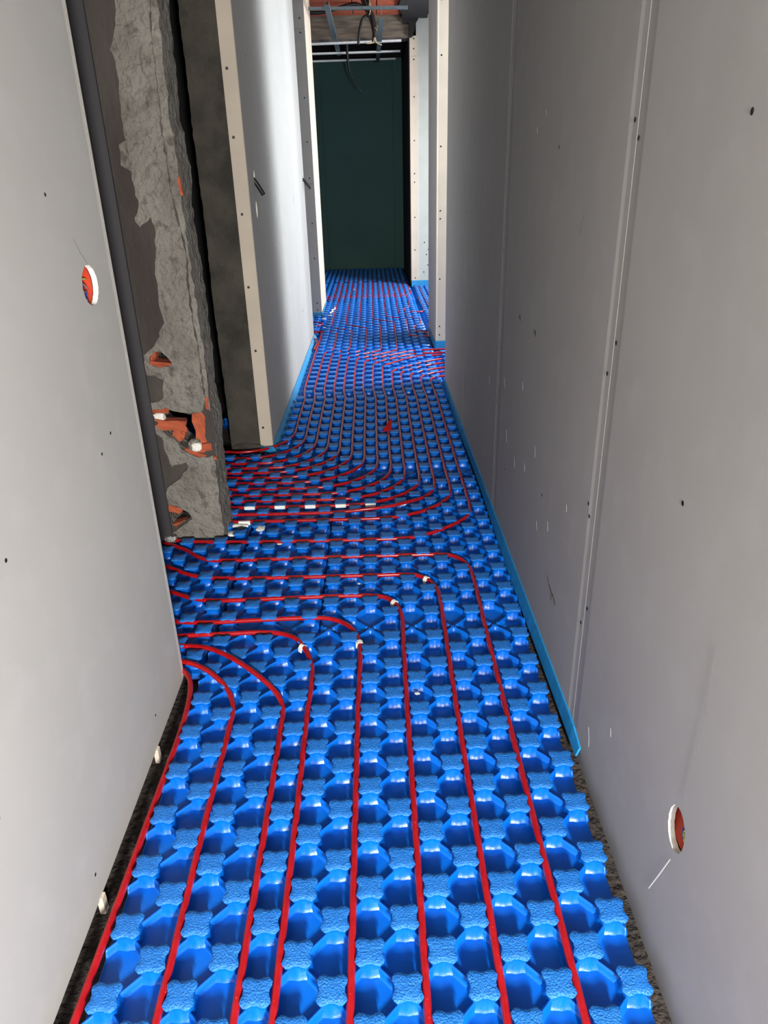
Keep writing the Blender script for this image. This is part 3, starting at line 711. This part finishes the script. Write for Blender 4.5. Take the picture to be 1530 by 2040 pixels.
for k in range(14, 0, -1):
    x = xm(k - 9); yc = crossY[k]
    if k == 14:
        head = [(-1.02, 2.935), (-.90, 2.895), (-.80, 2.880), (-.588, 2.866), (-.136, 2.855), (.06, 2.856), (.135, 2.863), (.229, 2.905), (.320, 2.970), (.385, 3.035), (.422, 3.10), (.436, 3.18), (.437, 3.301), (.4375, 3.6)]
    else:
        s = 1.0 if k > 10 else .9 if k > 4 else .75
        xl = max(-1.5, -1.3)
        head = [(xl, yc + .02), (-.9, yc + .012), (x - .52 * s if x - .52 * s > -.88 else -.86, yc), (x - .34 * s, yc + .004), (x - .25 * s, yc + .025), (x - .15 * s, yc + .075), (x - .06 * s, yc + .16), (x - .012, yc + .25), (x + .001, yc + .34), (x, yc + .55)]
        if k in (12,): head = [(p[0], p[1], PZ + (.012 if -.1 < p[0] < .2 else 0)) for p in head]
    mid = [(x, 4.4 if yc + .6 < 4.4 else 4.8), (x, 5.0), (x, 5.16)]
    col = 'pipe bending out of the left opening, ' + side[k]
    pipe(head + mid + far[k], 'bent red pipe, ' + side[k], sm=5, n=8)
# far pipes
pipe([(.142, 10.1), (.130, 9.4), (.128, 8.948), (.133, 8.68), (.150, 8.60), (.207, 8.555), (.320, 8.490), (.350, 8.43), (.354, 8.35), (.344, 7.662), (.355, 7.50), (.40, 7.41), (.495, 7.405), (.75, 7.418)],
     'red heating pipe stepping right then running into the right jamb, beyond the fan of pipes')
pipe([(.296, 10.1), (.282, 8.90), (.30, 8.81), (.367, 8.760), (.380, 8.61), (.405, 8.54), (.495, 8.48), (.513, 8.38), (.513, 8.2), (.495, 8.05), (.432, 7.96), (.419, 7.85), (.419, 7.74), (.440, 7.65), (.523, 7.609), (.75, 7.614)],
     'red heating pipe looping in a hook just behind the right jamb')
pipe([(.447, 10.1), (.44, 9.424), (.418, 9.24), (.362, 9.13), (.356, 9.0), (.375, 8.92), (.515, 8.882), (.587, 8.93), (.607, 9.10), (.594, 10.1)],
     'red heating pipe with the farthest hairpin, near the far right doorway')
pipe([(.66, 11.2), (.679, 10.06), (.683, 9.381), (.72, 8.6)], 'red heating pipe running along the far right doorway')
pipe([(-1.2, 8.40), (-.78, 8.385), (-.70, 8.38), (-.655, 8.345), (-.60, 8.27), (-.62, 8.18), (-.68, 8.14), (-1.2, 8.13)], 'red heating pipe looping out of the left doorway')
pipe([(-.632, 7.42), (-.600, 7.35), (-.585, 7.2), (-.590, 7.05), (-.595, 6.92)], 'short red heating pipe stub curling at the foot of the middle left wall')
for i, y in enumerate((10.20, 10.28, 10.36, 10.44)):
    pipe([(-1.2, y, .012), (-.6, y, .012), (0, y - .01, .012), (.40, y, .012), (.46 + i * .015, y + .03, .012), (.48 + i * .015, y + .3 , .012)],
         ('nearest', 'second', 'third', 'farthest')[i] + ' of four red pipes crossing the corridor before the dark end', n=6, sm=3)
for i in range(15):
    x = X2 + PX2 * (i - 8 + .5)
    pipe([(x, 10.5), (x, 12.0), (x, 13.6)], ('leftmost', 'second', 'third', 'fourth', 'fifth', 'sixth', 'seventh', 'eighth', 'ninth', 'tenth', 'eleventh', 'twelfth', 'thirteenth', 'fourteenth', 'rightmost')[i] + ' from the left of the parallel red pipes before the green wall', group='parallel pipes in the dark far end', n=6, sm=1)

# white clips on the bends
def clip(x, y, ang, label):
    e = empty('pipe_clip', (x, y, PZ), label=label, cat='clip'); e.rotation_euler = (0, 0, ang)
    V = []; F = []; n = 12; wd = .008
    for i in range(n + 1):
        g = math.pi * (-.12 + 1.24 * i / n)
        for r in (.0092, .0120):
            for s in (-1, 1): V.append((math.cos(g) * r, s * wd, math.sin(g) * r))
    for i in range(n):
        q = i * 4
        F += [(q, q + 1, q + 5, q + 4), (q + 2, q + 6, q + 7, q + 3), (q, q + 4, q + 6, q + 2), (q + 1, q + 3, q + 7, q + 5)]
    F += [(0, 2, 3, 1), (4 * n, 4 * n + 1, 4 * n + 3, 4 * n + 2)]
    link('saddle', mesh('saddle', V, F), M['white'], parent=e)
    b = box('barb', (-.0150, -.0105, -.008, .008, -.014, .004), M['white'], bevel=.001, parent=e)
clip(-.284, 2.050, .75, 'white plastic pipe clip on the nearest pipe bend')
clip(-.0865, 2.062, .15, 'white plastic pipe clip on the second pipe bend')
clip(.042, 2.320, .55, 'white plastic pipe clip on the third pipe bend')
clip(.176, 2.490, .7, 'white plastic pipe clip on the farthest pipe bend')

# small loose things on the floor -------------------------------------------------
for i, (x, y) in enumerate([(-.650, 3.235), (-.50, 3.233), (-.349, 3.230), (-.198, 3.228), (-.05, 3.226), (.10, 3.234)]):
    box('foam_block', (x - .026, x + .026, y - .006, y + .004, .010, .028), M['eps'], bevel=.001,
        label=('first', 'second', 'third', 'fourth', 'fifth', 'sixth')[i] + ' white foam block from the old pier, in the row among the cross pipes', cat='foam block', group='white blocks behind one row of studs')
box('foam_block', (-.677, -.622, 3.062, 3.074, .006, .026), M['eps'], bevel=.001, label='lone white foam block close to the old pier, nearer than the row', cat='foam block')
lump('plaster_chip', (-.562, 2.995, .022), (.022, .030, .007), M['gypsum'], seed=2, label='pale plaster chip leaning on a stud near the old pier', cat='rubble')
lump('plaster_chip', (-.668, 3.05, .012), (.045, .016, .008), M['gypsum'], seed=6, label='long white plaster chip beside the old pier foot', cat='rubble')
lump('plaster_chip', (-.690, 2.975, .008), (.024, .022, .008), M['gypsum'], seed=9, label='white plaster chip on the floor at the old pier corner', cat='rubble')
lump('stone', (-.655, 3.00, .012), (.024, .018, .014), M['concrete'], seed=12, label='small brown stone beside the old pier foot', cat='stone')
for i, (x, y, s, lb) in enumerate(((.098, 1.80, .010, 'tiny white flake in a stud well in the foreground'), (-.46, 2.86, .012, 'white flake under the pipe near the old pier'),
                              (-.098, 2.49, .008, 'white flake beside the third pipe bend'), (-.20, 2.55, .006, 'white crumb beside a cross pipe'),
                              (-.54, 8.78, .03, 'white plaster splash on the studs by the left doorway'), (-.60, 8.55, .03, 'white plaster crumb in the left doorway'),
                              (-.56, 8.0, .018, 'white crumb at the end of the middle left wall'), (-.30, 11.0, .016, 'white crumb far off by the shade'),
                              (.28, 10.6, .016, 'white crumb in the middle of the far floor'), (.52, 10.9, .014, 'white crumb by the far right doorway'),
                              (.10, 9.9, .012, 'white crumb ahead of the crossing pipes'), (.50, 6.93, .02, 'white crumb by the cream jamb foot'))):
    lump('plaster_crumb', (x, y, .006 if i < 4 else .022), (s, s * .7, s * .25), M['gypsum'], seed=20 + i, sub=1, label=lb, cat='rubble')
for i, (y0, y1, x) in enumerate(((8.9, 9.35, -.53),)):
    tube('plaster_smear', [(x - .02, y0, .031), (x + .015, y0 + .12, .031), (x + .0, y0 + .2, .032), (x + .03, y0 + .3, .031), (x + .02, y1, .030)], lambda u: .004 + .005 * abs(math.sin(u * 9)), M['gypsum'], n=6, label='white plaster smear across the studs by the left wall end', cat='rubble')
# broken pipe offcut leaning on a pipe
e_ = mesh('pipe_offcut', [(.024, 4.335, .026), (.083, 4.36, .026), (.086, 4.45, .075), (.030, 4.340, .040), (.083, 4.37, .040), (.090, 4.452, .084)],
          [(0, 1, 2), (3, 5, 4), (0, 3, 4, 1), (1, 4, 5, 2), (2, 5, 3, 0)])
link('pipe_offcut', e_, M['pipe'], label='red wedge-shaped pipe offcut leaning on a pipe mid corridor', cat='offcut')

# ------------------------------------------------------------------ conduits out of the left wall
tube('conduit_stub', [(XL2 - .03, 4.40, 1.512), (XL2 - .008, 4.40, 1.500), (XL2 + .020, 4.41, 1.458), (XL2 + .040, 4.42, 1.420)], .0125, M['black'], n=12, label='black conduit stub sticking out of the middle left wall, nearer one', cat='conduit')
tube('conduit_stub', [(XL2 - .03, 7.50, 1.515), (XL2 + .003, 7.50, 1.503), (XL2 + .035, 7.50, 1.465), (XL2 + .071, 7.50, 1.421)], .0125, M['black'], n=10, label='black conduit stub sticking out near the end of the middle left wall', cat='conduit')

# ------------------------------------------------------------------ ceiling at the far end
cl = structure('ceiling')
box('slab', (-2.7, 3.4, -2.7, 14.0, CZ + .16, CZ + .25), M['slab'], parent=cl)
box('near_soffit', (-2.7, 3.4, -2.7, 9.2, CZ + .001, CZ + .14), M['slab'], parent=cl)
V0, F0 = box_vf(-.145, .145, -.118, .118, 0, .12); bme = mesh('clay_block', V0, F0)
bm = bmesh.new(); bm.from_mesh(bme); bmesh.ops.bevel(bm, geom=bm.edges[:], offset=.006, segments=1, affect='EDGES'); bm.to_mesh(bme); bm.free()
bme.materials.append(M['brick'])
for j in range(8):
    for i in range(-5, 6):
        o = bpy.data.objects.new('clay_block', bme); COL.objects.link(o); o.parent = cl
        o.location = (-.02 + i * .30, 9.35 + j * .245 + random.uniform(-.004, .004), CZ + random.uniform(0, .008))
bmn = structure('ceiling_beam')
prism('beam_core', ragged([(-2.5, 3.20), (-2.5, CZ + .14), (.56, CZ + .14), (.56, 3.20)], .05, .004, 31), [], (0, 11.30, 0), (1, 0, 0), (0, 0, 1), (0, 1, 0), .32, M['beam'], parent=bmn)
prism('broken_render', ragged([(.48, 3.35), (.50, 3.62), (.75, 3.62), (.735, 3.52), (.70, 3.42), (.655, 3.34), (.61, 3.20), (.565, 3.19), (.56, 3.35)], .02, .007, 37), [],
      (0, 11.22, 0), (1, 0, 0), (0, 0, 1), (0, 1, 0), .08, M['wall_dark'], parent=bmn, label='dark broken render at the beam end')

prism('broken_render', ragged([(.42, 9.9), (.40, 10.6), (.47, 11.0), (.44, 11.24), (.80, 11.24), (.78, 9.9)], .03, .008, 41), [], (0, 0, CZ - .002), (1, 0, 0), (0, 1, 0), (0, 0, -1), .03, M['wall_dark'], parent=cl, label='dark broken render over the doorway')

def channel(p0, p1, wd, ht, label, m='galv'):
    """galvanised U channel between two points"""
    a = Vector(p0); b = Vector(p1); d = (b - a); L = d.length
    t = .003; w2 = wd / 2
    prof = [(-w2, ht), (-w2, 0), (w2, 0), (w2, ht), (w2 - t, ht), (w2 - t, t), (-w2 + t, t), (-w2 + t, ht)]
    V = [(x, 0, z) for x, z in prof] + [(x, L, z) for x, z in prof]; n = 8
    F = [(i, (i + 1) % n, (i + 1) % n + n, i + n) for i in range(n)]
    F += [(0, 1, 6, 7), (1, 2, 5, 6), (2, 3, 4, 5), (15, 14, 9, 8), (14, 13, 10, 9), (13, 12, 11, 10)]
    e = empty('ceiling_channel', a, label=label, cat='metal channel')
    e.rotation_euler = d.to_track_quat('Y', 'Z').to_euler()
    me = mesh('rail', V, F); bm = bmesh.new(); bm.from_mesh(me); bmesh.ops.recalc_face_normals(bm, faces=bm.faces[:]); bm.to_mesh(me); bm.free()
    link('rail', me, M[m], parent=e)
    return e
def hanger(e, y, top):
    tube('hanger_wire', [(0, y, .02), (0, y, top)], .002, M['galv'], n=5, sm=0, parent=e)
c1 = channel((-.398, 8.72, 3.10), (-.402, 11.95, 3.10), .055, .026, 'grey metal ceiling channel hanging lengthwise on the left'); hanger(c1, .05, .33)
c2 = channel((.173, 9.50, 3.105), (.150, 12.5, 3.073), .055, .026, 'grey metal ceiling channel hanging lengthwise on the right'); hanger(c2, .05, .33)
channel((-1.3, 10.9, 3.070), (.445, 10.9, 3.092), .05, .022, 'nearest crosswise ceiling channel under the beam', 'galv_lit')
channel((-1.3, 11.6, 3.066), (.455, 11.6, 3.073), .05, .022, 'middle crosswise ceiling channel in front of the green wall', 'galv_lit')
channel((-1.3, 12.3, 3.068), (.415, 12.3, 3.077), .05, .022, 'farthest crosswise ceiling channel, lowest in front of the green wall', 'galv_lit')
c0 = channel((-1.3, 9.60, 3.225), (.47, 9.60, 3.205), .05, .028, 'light grey crosswise channel high under the clay blocks')
box('bracket', (1.43, 1.50, -.03, .03, .0, .035), M['galv'], parent=c0)

# cables ---------------------------------------------------------------------------
tube('cable', [(-.95, 10.4, 3.33), (-.682, 10.4, 3.335), (-.547, 10.4, 3.337), (-.361, 10.4, 3.372), (-.175, 10.4, 3.408), (-.065, 10.4, 3.400), (.018, 10.4, 3.338), (.060, 10.4, 3.26)], .020, M['black'], n=8,
     label='thick black cable arching across under the clay blocks', cat='cable')
tube('cable', [(-.04, 10.2, 3.50), (.015, 10.2, 3.36), (.075, 10.2, 3.255), (.095, 10.2, 3.13), (.10, 10.2, 2.99)], .024, M['black'], n=8, label='thickest black cable of the hanging bundle', cat='cable')
tube('cable', [(-.075, 10.23, 3.50), (-.01, 10.22, 3.35), (.055, 10.22, 3.22), (.085, 10.21, 3.10), (.080, 10.2, 2.98)], .018, M['black'], n=8, label='left black cable of the hanging bundle', cat='cable')
tube('cable', [(.03, 10.22, 3.52), (.040, 10.2, 3.40), (.025, 10.2, 3.36)], .022, M['black'], n=8, label='short black cable end above the hanging bundle', cat='cable')
tube('cable', [(.047, 10.3, 3.265), (.0, 10.3, 3.275), (-.045, 10.3, 3.24), (-.078, 10.3, 3.15), (-.105, 10.3, 2.985)], .016, M['black'], n=8, label='black cable loop falling left of the bundle', cat='cable')
tube('cable', [(-.272, 11.5, 3.19), (-.271, 11.5, 3.04), (-.252, 11.5, 2.864), (-.195, 11.5, 2.743), (-.105, 11.5, 2.605)], lambda u: .020 - .013 * u, M['black'], n=8, label='single black cable dangling in front of the green wall', cat='cable')
tube('tie_cord', [(.045, 10.17, 3.42), (.055, 10.17, 3.31), (.040, 10.17, 3.26)], .005, M['tie'], n=5, label='pale cord tied round the upper cable bundle', cat='cord')
tube('tie_cord', [(.10, 10.17, 3.14), (.125, 10.17, 3.105), (.118, 10.17, 3.13), (.16, 10.15, 3.155), (.20, 10.1, 3.16)], .005, M['tie'], n=5, label='pale cord between the cable bundle and the right channel', cat='cord')
tube('tie_cord', [(-.01, 10.17, 2.975), (.08, 10.17, 2.985), (.095, 10.17, 3.03), (.11, 10.17, 2.985), (.18, 10.17, 2.955)], .006, M['tie'], n=5, label='pale frayed cord at the lower end of the cable bundle', cat='cord')
